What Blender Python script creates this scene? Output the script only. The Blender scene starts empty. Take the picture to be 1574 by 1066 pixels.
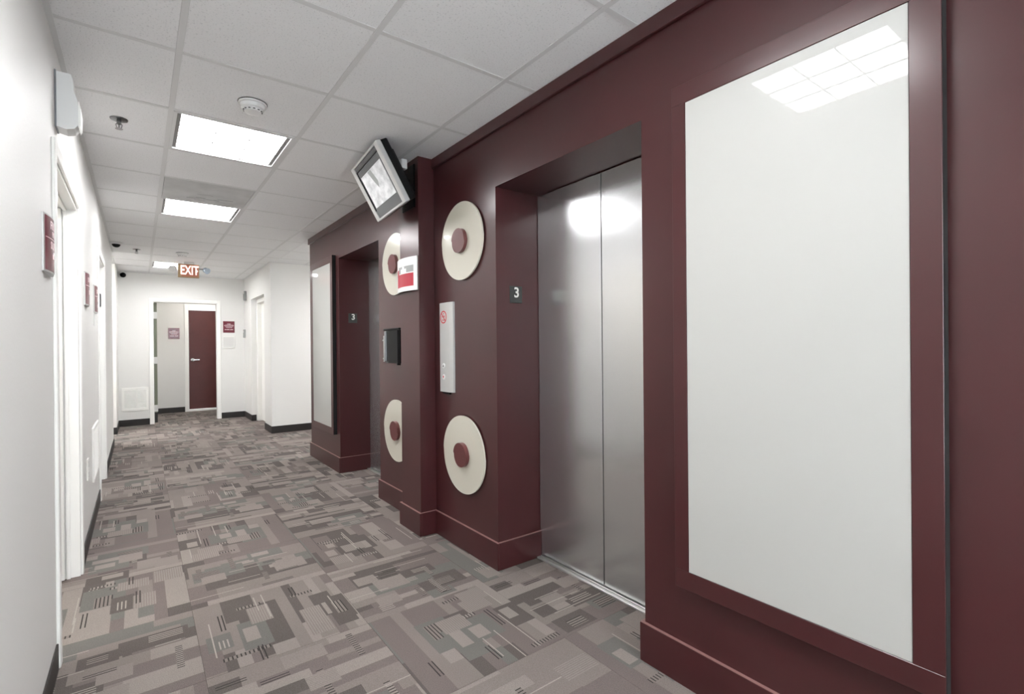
import bpy, bmesh, math, random
from mathutils import Vector, Matrix

S = bpy.context.scene
C = S.collection

# ------------------------------------------------------------------ camera
def cam_basis(yaw, pitch, roll):
    cy, sy, cp, sp, cr, sr = math.cos(yaw), math.sin(yaw), math.cos(pitch), math.sin(pitch), math.cos(roll), math.sin(roll)
    f = Vector((-sy * cp, cy * cp, sp)); rt = Vector((cy, sy, 0)); u = rt.cross(f)
    return f, cr * rt + sr * u, -sr * rt + cr * u
cd = bpy.data.cameras.new('camera')
cam = bpy.data.objects.new('camera', cd); C.objects.link(cam)
F, R_, U = cam_basis(-6.43895684e-01, -2.46522638e-03, -9.00114701e-03)
m = Matrix((R_, U, -F)).transposed().to_4x4(); m.translation = Vector((0, 0, 1.21665771))
cam.matrix_world = m
cd.sensor_fit = 'HORIZONTAL'; cd.sensor_width = 36.0; cd.lens = 764.614 / 1574 * 36.0
cd.clip_start = 0.02; cd.clip_end = 60
S.camera = cam

# ------------------------------------------------------------------ world, exposure
w = bpy.data.worlds.new('world'); S.world = w; w.use_nodes = True
w.node_tree.nodes['Background'].inputs[0].default_value = (0.90, 0.94, 1.0, 1)
w.node_tree.nodes['Background'].inputs[1].default_value = 2.2
S.view_settings.view_transform = 'Standard'; S.view_settings.look = 'None'
S.view_settings.gamma = 1.0; S.view_settings.exposure = 2.36
S.view_settings.use_curve_mapping = False
LIGHT = 15.0          # strength of the troffer diffusers
pl_ = bpy.data.lights.new('window_portal', 'AREA'); pl_.shape = 'RECTANGLE'; pl_.size = 1.90; pl_.size_y = 1.9; pl_.cycles.is_portal = True  # sky portal for the added window behind the camera
po_ = bpy.data.objects.new('window_portal', pl_); C.objects.link(po_); po_.location = (.80, -2.47, 1.30)
po_.rotation_euler = (math.radians(90), 0, 0)

# ------------------------------------------------------------------ materials
def lin(c):
    return tuple(((v / 255 + .055) / 1.055) ** 2.4 if v / 255 > .04045 else v / 255 / 12.92 for v in c) + (1,)
def mat(name, rgb, rough=.5, coat_ior=1.5, metal=0.0, spec=.5, bump=0, bscale=200, emit=None, estr=0, coat=0, coat_rough=.05,
        var=0, vscale=8, dist=.001, detail=3, alpha=1, aniso=0, trans=0):
    M = bpy.data.materials.new(name); M.use_nodes = True
    nt = M.node_tree; b = nt.nodes['Principled BSDF']; L = nt.links
    b.inputs['Base Color'].default_value = lin(rgb)
    b.inputs['Roughness'].default_value = rough
    b.inputs['Metallic'].default_value = metal
    b.inputs['Specular IOR Level'].default_value = spec
    b.inputs['Coat Weight'].default_value = coat
    b.inputs['Coat Roughness'].default_value = coat_rough
    b.inputs['Coat IOR'].default_value = coat_ior
    b.inputs['Transmission Weight'].default_value = trans
    tc = nt.nodes.new('ShaderNodeTexCoord')
    if var:
        n = nt.nodes.new('ShaderNodeTexNoise'); n.inputs['Scale'].default_value = vscale; n.inputs['Detail'].default_value = 6
        L.new(tc.outputs['Object'], n.inputs['Vector'])
        mx = nt.nodes.new('ShaderNodeMix'); mx.data_type = 'RGBA'; mx.blend_type = 'MULTIPLY'
        mx.inputs[0].default_value = 1.0
        r = nt.nodes.new('ShaderNodeMapRange'); r.inputs[1].default_value = .25; r.inputs[2].default_value = .75
        r.inputs[3].default_value = 1 - var; r.inputs[4].default_value = 1 + var
        L.new(n.outputs['Fac'], r.inputs[0])
        mx.inputs[6].default_value = lin(rgb); L.new(r.outputs[0], mx.inputs[7])
        L.new(mx.outputs[2], b.inputs['Base Color'])
    if bump:
        n = nt.nodes.new('ShaderNodeTexNoise'); n.inputs['Scale'].default_value = bscale; n.inputs['Detail'].default_value = detail
        L.new(tc.outputs['Object'], n.inputs['Vector'])
        bp = nt.nodes.new('ShaderNodeBump'); bp.inputs['Strength'].default_value = bump; bp.inputs['Distance'].default_value = dist
        L.new(n.outputs['Fac'], bp.inputs['Height']); L.new(bp.outputs[0], b.inputs['Normal'])
    if emit:
        b.inputs['Emission Color'].default_value = lin(emit); b.inputs['Emission Strength'].default_value = estr
    return M

M = {}
M['white_wall'] = mat('white_wall_paint', (230, 229, 226), .55, bump=.25, bscale=90, dist=.002, spec=.35)
M['white_trim'] = mat('white_satin_trim', (246, 245, 241), .35)
M['white_door'] = mat('white_door_paint', (230, 230, 226), .4)
M['burgundy'] = mat('burgundy_laminate', (66, 28, 30), .45, var=.10, vscale=3, spec=.3, coat=.6, coat_rough=.23, coat_ior=1.5, bump=.05, bscale=700, dist=.0005)
M['burgundy_edge'] = mat('burgundy_moulding', (66, 28, 30), .4, spec=.3, coat=.6, coat_rough=.2, coat_ior=1.5, var=.08, vscale=4)
M['dusty_edge'] = mat('dusty_burgundy_edge', (140, 104, 100), .5)  # paler burgundy that holds the baseboard's top highlight
M['red_door'] = mat('red_brown_door', (86, 38, 36), .4, var=.15, vscale=5)
M['cream'] = mat('cream_lacquer', (206, 202, 188), .18, coat=.5, coat_rough=.04)
M['panel'] = mat('white_gloss_panel', (184, 184, 180), .45, coat=.6, coat_rough=.012, spec=.3)
M['button'] = mat('burgundy_disc', (100, 52, 52), .3, spec=.6)
M['black_base'] = mat('black_cove_base', (38, 34, 33), .5, var=.15, vscale=20)
M['tee'] = mat('ceiling_tee_white', (218, 218, 217), .45)
M['alu'] = mat('aluminium', (215, 215, 212), .35, metal=.8, bump=.1, bscale=400)
M['alu_dark'] = mat('aluminium_groove', (70, 70, 70), .5, metal=.5)
M['silver'] = mat('silver_plastic', (196, 196, 194), .35, metal=.35)
M['chrome'] = mat('chrome', (200, 200, 200), .18, metal=1)
M['black'] = mat('black_plastic', (7, 7, 8), .45, spec=.2)
M['black_gloss'] = mat('black_gloss', (4, 4, 6), .3, spec=.12)
M['grey_plastic'] = mat('grey_plastic', (120, 122, 126), .4)
M['dark_grey'] = mat('dark_grey', (70, 72, 70), .4)
M['gap'] = mat('dark_gap', (12, 12, 12), .8)
M['white_plastic'] = mat('white_plastic', (226, 226, 224), .35)
M['offwhite_plastic'] = mat('offwhite_plastic', (214, 213, 210), .4)
M['sign_red'] = mat('sign_burgundy', (104, 18, 38), .3, coat=.4)
M['sign_bright'] = mat('sign_bright_red', (176, 46, 62), .35)
M['sign_text'] = mat('sign_pale_text', (240, 214, 216), .5)
M['plate'] = mat('numeral_plate', (58, 60, 58), .5)
M['numeral'] = mat('numeral_white', (235, 235, 228), .5)
M['red_ink'] = mat('red_ink', (200, 40, 52), .5)
M['gold'] = mat('brass_tan_housing', (176, 150, 112), .35, metal=.4)
M['exit_face'] = mat('exit_face', (176, 122, 96), .4, emit=(200, 90, 70), estr=.03)
M['exit_glow'] = mat('exit_letters', (255, 235, 230), .4, emit=(255, 214, 205), estr=.32)
M['lens'] = mat('clear_lamp_lens', (190, 205, 220), .1, metal=.3)
M['dust'] = mat('dusty_grille', (200, 200, 199), .8, var=.12, vscale=6)
M['smudge'] = mat('dark_smudge', (160, 160, 160), .9, var=.1, vscale=30)
M['tfix'] = mat('troffer_housing', (120, 118, 116), .5)
M['blade'] = mat('louver_blade', (80, 80, 80), .5)
M['diffuser'] = mat('troffer_diffuser', (255, 255, 255), .5, emit=(251, 251, 252), estr=LIGHT)
M['diffuser_dim'] = mat('troffer_diffuser_older', (255, 255, 255), .5, emit=(251, 251, 252), estr=LIGHT * .7)  # weaker emission, used in the two side passages
M['diffuser_near'] = mat('troffer_diffuser_near', (255, 255, 255), .5, emit=(251, 251, 252), estr=LIGHT * .45)
M['glass'] = mat('window_glass', (245, 250, 250), .0, trans=1)
M['glass'].node_tree.nodes['Principled BSDF'].inputs['IOR'].default_value = 1.05
M['diffuser_far'] = mat('troffer_diffuser_weak', (255, 255, 255), .5, emit=(255, 250, 244), estr=LIGHT * .25)
M['chrome_dark'] = mat('chrome_dark', (120, 120, 120), .22, metal=1)
M['screen'] = mat('screen_dark', (84, 86, 88), .25)
M['grey_green'] = mat('grey_green_door_edge', (112, 116, 100), .6)
M['grey_device'] = mat('grey_device', (150, 152, 150), .5)

# ceiling panel: fine fissures
def ceiling_mat():
    X = mat('ceiling_panel_mineral_fibre', (238, 238, 238), .85, spec=.2)
    nt = X.node_tree; b = nt.nodes['Principled BSDF']; L = nt.links
    tc = nt.nodes['Texture Coordinate']
    v = nt.nodes.new('ShaderNodeTexNoise'); v.inputs['Scale'].default_value = 130; v.inputs['Detail'].default_value = 2
    L.new(tc.outputs['Object'], v.inputs['Vector'])
    r = nt.nodes.new('ShaderNodeMapRange'); r.inputs[1].default_value = .30; r.inputs[2].default_value = .42
    L.new(v.outputs['Fac'], r.inputs[0])
    cr = nt.nodes.new('ShaderNodeMix'); cr.data_type = 'RGBA'
    cr.inputs[6].default_value = lin((218, 218, 218)); cr.inputs[7].default_value = lin((238, 238, 238))
    L.new(r.outputs[0], cr.inputs[0]); L.new(cr.outputs[2], b.inputs['Base Color'])
    bp = nt.nodes.new('ShaderNodeBump'); bp.inputs['Strength'].default_value = .5; bp.inputs['Distance'].default_value = .002
    L.new(r.outputs[0], bp.inputs['Height']); L.new(bp.outputs[0], b.inputs['Normal'])
    return X
M['ceil'] = ceiling_mat()

# brushed stainless, grain running up the door
def steel_mat():
    X = mat('brushed_stainless', (214, 215, 216), .34, metal=.88)
    nt = X.node_tree; b = nt.nodes['Principled BSDF']; L = nt.links
    tc = nt.nodes['Texture Coordinate']
    mp = nt.nodes.new('ShaderNodeMapping'); mp.inputs['Scale'].default_value = (900, 900, 6)
    L.new(tc.outputs['Object'], mp.inputs['Vector'])
    n = nt.nodes.new('ShaderNodeTexNoise'); n.inputs['Scale'].default_value = 1; n.inputs['Detail'].default_value = 3
    L.new(mp.outputs[0], n.inputs['Vector'])
    bp = nt.nodes.new('ShaderNodeBump'); bp.inputs['Strength'].default_value = .12; bp.inputs['Distance'].default_value = .0006
    L.new(n.outputs['Fac'], bp.inputs['Height']); L.new(bp.outputs[0], b.inputs['Normal'])
    n2 = nt.nodes.new('ShaderNodeTexNoise'); n2.inputs['Scale'].default_value = 2.2; n2.inputs['Detail'].default_value = 5
    L.new(tc.outputs['Object'], n2.inputs['Vector'])
    r = nt.nodes.new('ShaderNodeMapRange'); r.inputs[1].default_value = .3; r.inputs[2].default_value = .7
    r.inputs[3].default_value = .20; r.inputs[4].default_value = .26
    L.new(n2.outputs['Fac'], r.inputs[0]); L.new(r.outputs[0], b.inputs['Roughness'])
    b.inputs['Anisotropic'].default_value = .6
    t = nt.nodes.new('ShaderNodeCombineXYZ'); t.inputs[0].default_value = 0; t.inputs[1].default_value = 1; t.inputs[2].default_value = 0
    L.new(t.outputs[0], b.inputs['Tangent'])
    b.inputs['Anisotropic Rotation'].default_value = 0
    return X
M['steel'] = steel_mat()

# carpet yarns
def carpet_mat(name, rgb, spk=.2):
    X = mat(name, rgb, .95, spec=.1)
    nt = X.node_tree; b = nt.nodes['Principled BSDF']; L = nt.links
    tc = nt.nodes['Texture Coordinate']; geo = nt.nodes.new('ShaderNodeNewGeometry')
    n = nt.nodes.new('ShaderNodeTexNoise'); n.inputs['Scale'].default_value = 330; n.inputs['Detail'].default_value = 2
    L.new(geo.outputs['Position'], n.inputs['Vector'])
    n2 = nt.nodes.new('ShaderNodeTexNoise'); n2.inputs['Scale'].default_value = 1.7; n2.inputs['Detail'].default_value = 4
    L.new(geo.outputs['Position'], n2.inputs['Vector'])
    r = nt.nodes.new('ShaderNodeMapRange'); r.inputs[1].default_value = .3; r.inputs[2].default_value = .7
    r.inputs[3].default_value = 1 - spk; r.inputs[4].default_value = 1 + spk; L.new(n.outputs['Fac'], r.inputs[0])
    r2 = nt.nodes.new('ShaderNodeMapRange'); r2.inputs[1].default_value = .35; r2.inputs[2].default_value = .65
    r2.inputs[3].default_value = .94; r2.inputs[4].default_value = 1.05; L.new(n2.outputs['Fac'], r2.inputs[0])
    mm = nt.nodes.new('ShaderNodeMath'); mm.operation = 'MULTIPLY'; L.new(r.outputs[0], mm.inputs[0]); L.new(r2.outputs[0], mm.inputs[1])
    mx = nt.nodes.new('ShaderNodeMix'); mx.data_type = 'RGBA'; mx.blend_type = 'MULTIPLY'; mx.inputs[0].default_value = 1
    mx.inputs[6].default_value = lin(rgb); L.new(mm.outputs[0], mx.inputs[7]); L.new(mx.outputs[2], b.inputs['Base Color'])
    bp = nt.nodes.new('ShaderNodeBump'); bp.inputs['Strength'].default_value = .5; bp.inputs['Distance'].default_value = .002
    L.new(n.outputs['Fac'], bp.inputs['Height']); L.new(bp.outputs[0], b.inputs['Normal'])
    return X
CARPET = [carpet_mat('carpet_taupe', (128, 119, 114)), carpet_mat('carpet_mauve', (114, 104, 101)),
          carpet_mat('carpet_charcoal', (94, 88, 84), .28), carpet_mat('carpet_pale', (140, 132, 126)),
          carpet_mat('carpet_black_rib', (62, 58, 56)), carpet_mat('carpet_cream_line', (158, 150, 142)),
          carpet_mat('carpet_grey', (110, 107, 103))]

# ------------------------------------------------------------------ mesh helpers (world coordinates)
def bm_new(): return bmesh.new()
def box(bm, lo, hi, bev=0, seg=1):
    r = bmesh.ops.create_cube(bm, size=1)
    vs = r['verts']
    for v in vs:
        v.co = Vector([lo[k] + (v.co[k] + .5) * (hi[k] - lo[k]) for k in range(3)])
    if bev:
        es = list({e for v in vs for e in v.link_edges})
        bmesh.ops.bevel(bm, geom=es, offset=bev, segments=seg, affect='EDGES', profile=.6)
    return bm
def cyl(bm, c, axis, r, h, n=32, r2=None, bev=0):
    """cylinder whose base centre is c, extruded h along axis ('x','-x','y','-y','z','-z')"""
    r2 = r if r2 is None else r2
    res = bmesh.ops.create_cone(bm, cap_ends=True, segments=n, radius1=r, radius2=r2, depth=h)
    vs = res['verts']
    for v in vs: v.co.z += h / 2
    d = {'x': (1, 0, 0), '-x': (-1, 0, 0), 'y': (0, 1, 0), '-y': (0, -1, 0), 'z': (0, 0, 1), '-z': (0, 0, -1)}[axis] if isinstance(axis, str) else axis
    q = Vector((0, 0, 1)).rotation_difference(Vector(d).normalized()).to_matrix()
    for v in vs: v.co = q @ v.co + Vector(c)
    if bev:
        es = [e for e in {e for v in vs for e in v.link_edges} if sum(1 for f in e.link_faces if len(f.verts) > 4) == 1]
        bmesh.ops.bevel(bm, geom=es, offset=bev, segments=2, affect='EDGES', profile=.5)
    return bm
def prism(bm, pts, vec):
    """closed polygon pts extruded by vec"""
    vec = Vector(vec)
    a = [bm.verts.new(Vector(p)) for p in pts]; b = [bm.verts.new(Vector(p) + vec) for p in pts]
    n = len(pts)
    bm.faces.new(a[::-1]); bm.faces.new(b)
    for i in range(n): bm.faces.new((a[i], a[(i + 1) % n], b[(i + 1) % n], b[i]))
    bmesh.ops.recalc_face_normals(bm, faces=bm.faces[:])
    return bm
def lathe(bm, c, prof, n=32, axis='z'):
    """prof: list of (radius, height) ; closed at both ends"""
    rings = []
    for r, h in prof:
        rings.append([bm.verts.new((r * math.cos(2 * math.pi * k / n), r * math.sin(2 * math.pi * k / n), h)) for k in range(n)])
    for a, b in zip(rings, rings[1:]):
        for k in range(n): bm.faces.new((a[k], a[(k + 1) % n], b[(k + 1) % n], b[k]))
    bm.faces.new(rings[0][::-1]); bm.faces.new(rings[-1])
    vs = [v for r in rings for v in r]
    d = {'x': (1, 0, 0), '-x': (-1, 0, 0), 'y': (0, 1, 0), '-y': (0, -1, 0), 'z': (0, 0, 1), '-z': (0, 0, -1)}[axis]
    q = Vector((0, 0, 1)).rotation_difference(Vector(d)).to_matrix() if axis != '-z' else Matrix.Rotation(math.pi, 3, 'X')
    for v in vs: v.co = q @ v.co + Vector(c)
    bmesh.ops.recalc_face_normals(bm, faces=bm.faces[:])
    return bm

def obj(name, bm, m_, parent=None, smooth=False, label=None, kind=None):
    me = bpy.data.meshes.new(name); bm.to_mesh(me); bm.free()
    for k in (m_ if isinstance(m_, list) else [m_]): me.materials.append(M[k] if isinstance(k, str) else k)
    if smooth:
        for p in me.polygons: p.use_smooth = True
        try: me.set_sharp_from_angle(angle=math.radians(35))
        except Exception: pass
    o = bpy.data.objects.new(name, me); C.objects.link(o)
    if parent:
        # mesh is given in world coordinates: bring it into the parent's frame
        me.transform(world(parent).inverted())
        o.parent = parent
    if label: o['label'] = label
    if kind: o['kind'] = kind
    return o
def world(o):
    mm = o.matrix_basis.copy()
    while o.parent:
        o = o.parent; mm = o.matrix_basis @ mm
    return mm
def tag(o, label, cat, group=None):
    o['label'] = label; o['category'] = cat
    if group: o['group'] = group
    return o
def thing(name, label, cat, loc, group=None):
    o = bpy.data.objects.new(name, None); C.objects.link(o); o.location = loc; o.empty_display_size = .05
    return tag(o, label, cat, group)
def struct(name, bm, m_, parent=None, smooth=False):
    o = obj(name, bm, m_, parent, smooth)
    if not parent: o['kind'] = 'structure'
    return o
def copy_tree(o, parent=None):
    c = o.copy(); C.objects.link(c); c.parent = parent
    for ch in list(o.children): copy_tree(ch, c)
    return c
def text_mesh(txt, size, mx, depth=.0008, bold=0.0, align='CENTER'):
    cu = bpy.data.curves.new('t', 'FONT'); cu.body = txt; cu.size = size; cu.extrude = depth; cu.offset = bold
    cu.align_x = align; cu.align_y = 'CENTER'
    to = bpy.data.objects.new('t', cu); C.objects.link(to)
    dg = bpy.context.evaluated_depsgraph_get()
    me = bpy.data.meshes.new_from_object(to.evaluated_get(dg))
    bpy.data.objects.remove(to); bpy.data.curves.remove(cu)
    me.transform(mx)
    bm = bmesh.new(); bm.from_mesh(me); bpy.data.meshes.remove(me)
    return bm
def basis(x, y, origin):
    x = Vector(x).normalized(); y = Vector(y).normalized(); z = x.cross(y)
    mm = Matrix((x, y, z)).transposed().to_4x4(); mm.translation = Vector(origin); return mm

CH = 2.44; T = .61; GX = .144; GY = 2.46
XL = -.26; XR = 1.555
Y0 = -2.4

# ================================================================== FLOOR
fl = struct('floor', box(bm_new(), (-2.2, Y0, -.08), (4.2, 11.6, -.012)), M['gap'])

def carpet_mesh(seed):
    rnd = random.Random(seed); N = 122
    g = [[0] * N for _ in range(N)]
    def fill(x0, y0, x1, y1, c):
        for y in range(max(0, y0), min(N, y1)):
            row = g[y]
            for x in range(max(0, x0), min(N, x1)): row[x] = c
    def rib(x0, y0, x1, y1, along_y, a, b, step=3):
        if along_y:
            for k, x in enumerate(range(x0, x1)): fill(x, y0, x + 1, y1, b if k % step == 0 else a)
        else:
            for k, y in enumerate(range(y0, y1)): fill(x0, y, x1, y + 1, b if k % step == 0 else a)
    x = 0
    # long strips
    while x < N:
        wdt = rnd.choice([8, 10, 12, 14, 18, 24, 32])
        y = -rnd.randint(0, 30); prev = None
        while y < N:
            h = rnd.choice([36, 50, 70, 100, 130]) if wdt < 15 else rnd.choice([50, 80, 120])
            c = rnd.choice([0, 0, 0, 1, 1, 3, 3, 6, 2, 2] if prev != 2 else [0, 1, 3, 3])
            fill(x, y, x + wdt, y + h, c); prev = c
            y += h
        x += wdt
    # blocks with an inlay
    for _ in range(5):
        bw, bh = rnd.choice([18, 22, 28]), rnd.choice([26, 36, 48])
        bx, by = rnd.randint(0, N - bw), rnd.randint(0, N - bh)
        base = rnd.choice([2, 2, 1, 6]); fill(bx, by, bx + bw, by + bh, base)
        iw, ih = bw // 2, bh // 2
        k = rnd.random(); ix, iy = bx + rnd.randint(2, bw - iw - 1), by + rnd.randint(2, bh - ih - 1)
        if k < .45: rib(ix, iy, ix + iw, iy + ih, True, base, 5, 3)
        elif k < .75: fill(ix, iy, ix + iw, iy + ih, 3)
        else: rib(ix, iy, ix + iw, iy + ih, True, 0, 4, 3)
    # dashed ladder rows
    for _ in range(3):
        x0, y0 = rnd.randint(0, N - 34), rnd.randint(0, N - 8)
        n = rnd.choice([20, 28, 34]); base = rnd.choice([0, 3])
        for k in range(n): fill(x0 + k, y0, x0 + k + 1, y0 + 5, 4 if k % 3 == 0 else base)
    # ribbed field
    for _ in range(3):
        x0, y0 = rnd.randint(0, N - 30), rnd.randint(0, N - 34)
        rib(x0, y0, x0 + rnd.choice([18, 26]), y0 + rnd.choice([22, 32]), True, 0, 3, 2)
    # thin pale / dark lines running with the strips
    for _ in range(4):
        x0, y0 = rnd.randint(2, N - 3), rnd.randint(0, N - 40); fill(x0, y0, x0 + 1, y0 + rnd.choice([30, 50, 60]), 5)
    for _ in range(3):
        x0, y0 = rnd.randint(2, N - 8), rnd.randint(0, N - 20); l = rnd.choice([20, 30])
        fill(x0, y0, x0 + 1, y0 + l, 4); fill(x0 + 3, y0, x0 + 4, y0 + l, 4)
    # merge equal cells into rectangles
    done = [[False] * N for _ in range(N)]; verts = []; faces = []; mats = []; vi = {}
    s = (T - .0012) / N; o = -(T - .0012) / 2
    def V(a, b):
        if (a, b) not in vi: vi[(a, b)] = len(verts); verts.append((o + a * s, o + b * s, 0))
        return vi[(a, b)]
    for y in range(N):
        for x in range(N):
            if done[y][x]: continue
            c = g[y][x]; y1 = y
            while y1 < N and g[y1][x] == c and not done[y1][x]: y1 += 1
            x1 = x + 1
            while x1 < N and all(g[q][x1] == c and not done[q][x1] for q in range(y, y1)): x1 += 1
            for q in range(y, y1):
                for p in range(x, x1): done[q][p] = True
            faces.append((V(x, y), V(x1, y), V(x1, y1), V(x, y1))); mats.append(c)
    # skirt: the tile has thickness
    n0 = len(verts)
    for a, b in ((0, 0), (N, 0), (N, N), (0, N)): verts.append((o + a * s, o + b * s, -.010))
    cs = [V(0, 0), V(N, 0), V(N, N), V(0, N)]
    for k in range(4): faces.append((cs[k], n0 + k, n0 + (k + 1) % 4, cs[(k + 1) % 4])); mats.append(1)
    me = bpy.data.meshes.new('carpet_tile'); me.from_pydata(verts, [], faces)
    for mm in CARPET: me.materials.append(mm)
    for p, c in zip(me.polygons, mats): p.material_index = c
    return me
TILES = [carpet_mesh(100 + k) for k in range(10)]
rnd = random.Random(5)
fx0, fy0 = .188 - 4 * T, 2.75 - 9 * T
for i in range(11):
    for j in range(25):
        cx, cy = fx0 + (i + .5) * T, fy0 + (j + .5) * T
        lox, hix, loy, hiy = cx - T / 2, cx + T / 2, cy - T / 2, cy + T / 2
        if loy > 11.5 or hiy < Y0 + .1: continue
        main = hix > XL - .02 and lox < 1.9
        left_hall = hiy > 7.95 and loy < 9.15 and lox > -2.2
        right_hall = hiy > 5.8 and loy < 7.75 and lox < 4.0 and lox > 1
        room1 = hiy > 2.38 and loy < 3.6 and lox > -1.3
        if loy > 9.95 and not (lox > -.3 and lox < 2.2): continue
        if not (main or left_hall or right_hall or room1): continue
        if hix < XL and not (left_hall or room1): continue
        if lox > 1.55 and not right_hall and loy < 9.9 : 
            if not (hiy > 8.1 and loy < 9.3) : continue
        t = bpy.data.objects.new('carpet_tile', rnd.choice(TILES)); C.objects.link(t); t.parent = fl
        t.location = (cx, cy, rnd.uniform(-.0004, .0004) - .0004)
        t.rotation_euler = (0, 0, math.pi / 2 * (rnd.choice((0, 2)) + ((i + j) % 2)))

# ================================================================== CEILING
ce = struct('ceiling', box(bm_new(), (-2.2, Y0, CH + .16), (4.2, 11.6, CH + .22)), M['ceil'])
WT = .12
LIGHTS = {(0, -7): 1, (0, -3): 1, (0, 1): 1, (0, 4): 1, (0, 10): 1}
EXTRA = {(-2, 0): 1, (4, 6): 1, (-3, 9): 1, (1, 13): 1}          # troffers in side passages and vestibule; the small-room one is added for brightness
VENTS = {(0, 3)}
def cell_ok(i, j):
    x0, x1, y0, y1 = GX + i * T, GX + (i + 1) * T, GY + j * T, GY + (j + 1) * T
    if y1 < Y0 or y0 > 11.5: return []
    out_ = []
    cx, cy = (x0 + x1) / 2, (y0 + y1) / 2
    # zones: corridor, right passage, left passage, far vestibule, small room behind door 1
    zones = [(XL, XR, Y0, 9.95), (XR, 4.0, 5.86, 7.72), (-2.1, XL, 8.0, 9.1), (.20, 2.2, 10.07, 11.45), (-1.3, XL - WT, 2.40, 3.62)]
    for z in zones:
        a, b, c, d = max(x0, z[0]), min(x1, z[1]), max(y0, z[2]), min(y1, z[3])
        if b - a > .02 and d - c > .02: out_.append((a, b, c, d))
    return out_
PAN = None
for i in range(-5, 7):
    for j in range(-9, 16):
        if (i, j) in LIGHTS or (i, j) in EXTRA or (i, j) in VENTS: continue
        for a, b, c, d in cell_ok(i, j):
            full = (b - a > T - .01 and d - c > T - .01)
            if full and PAN is not None:
                o = PAN.copy(); C.objects.link(o)
            else:
                hx, hy = (b - a) / 2, (d - c) / 2
                bm = box(bm_new(), (-hx + .002, -hy + .002, 0), (hx - .002, hy - .002, .014))
                me = bpy.data.meshes.new('ceiling_panel'); bm.to_mesh(me); bm.free(); me.materials.append(M['ceil'])
                o = bpy.data.objects.new('ceiling_panel', me); C.objects.link(o)
                if full: PAN = o
            o.parent = ce
            o.location = ((a + b) / 2, (c + d) / 2, CH + .001)
# suspended grid
def zone_runner(x0, x1, y0, y1):
    i0 = math.ceil((x0 - GX) / T - .02); i1 = math.floor((x1 - GX) / T + .02)
    for i in range(i0, i1 + 1):
        x = GX + i * T
        if x - x0 < .02 or x1 - x < .02: continue
        bm = box(bm_new(), (x - .012, y0, CH - .002), (x + .012, y1, CH + .0005), .0008)
        box(bm, (x - .002, y0, CH + .0005), (x + .002, y1, CH + .03))
        obj('main_tee', bm, 'tee', ce)
    j0 = math.ceil((y0 - GY) / T - .02); j1 = math.floor((y1 - GY) / T + .02)
    xs = [x0] + [GX + i * T for i in range(i0, i1 + 1) if x0 + .02 < GX + i * T < x1 - .02] + [x1]
    for j in range(j0, j1 + 1):
        y = GY + j * T
        if y - y0 < .02 or y1 - y < .02: continue
        for a, b in zip(xs, xs[1:]):
            bm = box(bm_new(), (a + .012, y - .012, CH - .0012), (b - .012, y + .012, CH + .0005), .0004)
            obj('cross_tee', bm, 'tee', ce)
zone_runner(XL, XR, Y0, 9.95)
zone_runner(XR, 4.0, 5.86, 7.72)
zone_runner(-2.1, XL, 8.0, 9.1)
zone_runner(.20, 2.2, 10.07, 11.45)
bm = bm_new()
for a, b, c, d in ((XL, XL + .02, Y0, 8.0), (XL, XL + .02, 9.1, 9.95), (XL, 1.51, 9.93, 9.95), (1.49, 1.51, 7.72, 9.95), (1.51, 4.0, 7.70, 7.72)):
    box(bm, (a, c, CH - .0045), (b, d, CH + .0004))
obj('wall_angle', bm, 'tee', ce)

# ceiling troffers, 3 x 3 cells
def make_troffer(label):
    t = thing('ceiling_troffer', label, 'ceiling light', (0, 0, CH), 'recessed ceiling troffers')
    h = T / 2 - .012; f = T / 2 - .028; dp = .075
    def frame(bm, o_, i_, z0, z1, iy=None):
        iy = i_ if iy is None else iy
        box(bm, (-o_, -o_, z0), (o_, -iy, z1)); box(bm, (-o_, iy, z0), (o_, o_, z1))
        box(bm, (-o_, -iy, z0), (-i_, iy, z1)); box(bm, (i_, -iy, z0), (o_, iy, z1))
    bm = bm_new(); frame(bm, h, f, CH - .003, CH + .004); obj('flange', bm, 'tee', t)
    bm = bm_new(); frame(bm, f, f - .003, CH + .004, CH + dp); box(bm, (-f, -f, CH + dp), (f, f, CH + dp + .01)); obj('housing', bm, 'tfix', t)
    ix, iy = .257, .270
    bm = bm_new(); frame(bm, f - .003, ix, CH + .006, CH + .012, iy); obj('lens_frame', bm, 'tfix', t)
    obj('diffuser', box(bm_new(), (-ix, -iy, CH + .012), (ix, iy, CH + .016)), 'diffuser', t, label='glowing white diffuser')
    bm = bm_new()
    for s in (-1, 1):
        p = s * ix / 3
        box(bm, (p - .0018, -iy, CH + .004), (p + .0018, iy, CH + .012)); box(bm, (-ix, p - .0018, CH + .004), (ix, p + .0018, CH + .012))
    obj('louver_blade', bm, 'blade', t)
    return t
proto = None
TL = {(0, -7): 'recessed square ceiling light behind the camera position',
      (0, -3): 'recessed square ceiling light nearest the elevators, mirrored in the large white panel',
      (0, 1): 'largest glowing square ceiling light in view, beside the nearer smoke detector',
      (0, 4): 'second glowing square ceiling light, just beyond the dusty grey vent panel',
      (0, 10): 'far ceiling light partly hidden behind the exit sign',
      (-2, 0): 'ceiling light in the small room behind the first left door',
      (4, 6): 'ceiling light in the passage opening on the right',
      (-3, 9): 'ceiling light in the passage opening on the left',
      (1, 13): 'ceiling light beyond the far doorway'}
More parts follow.
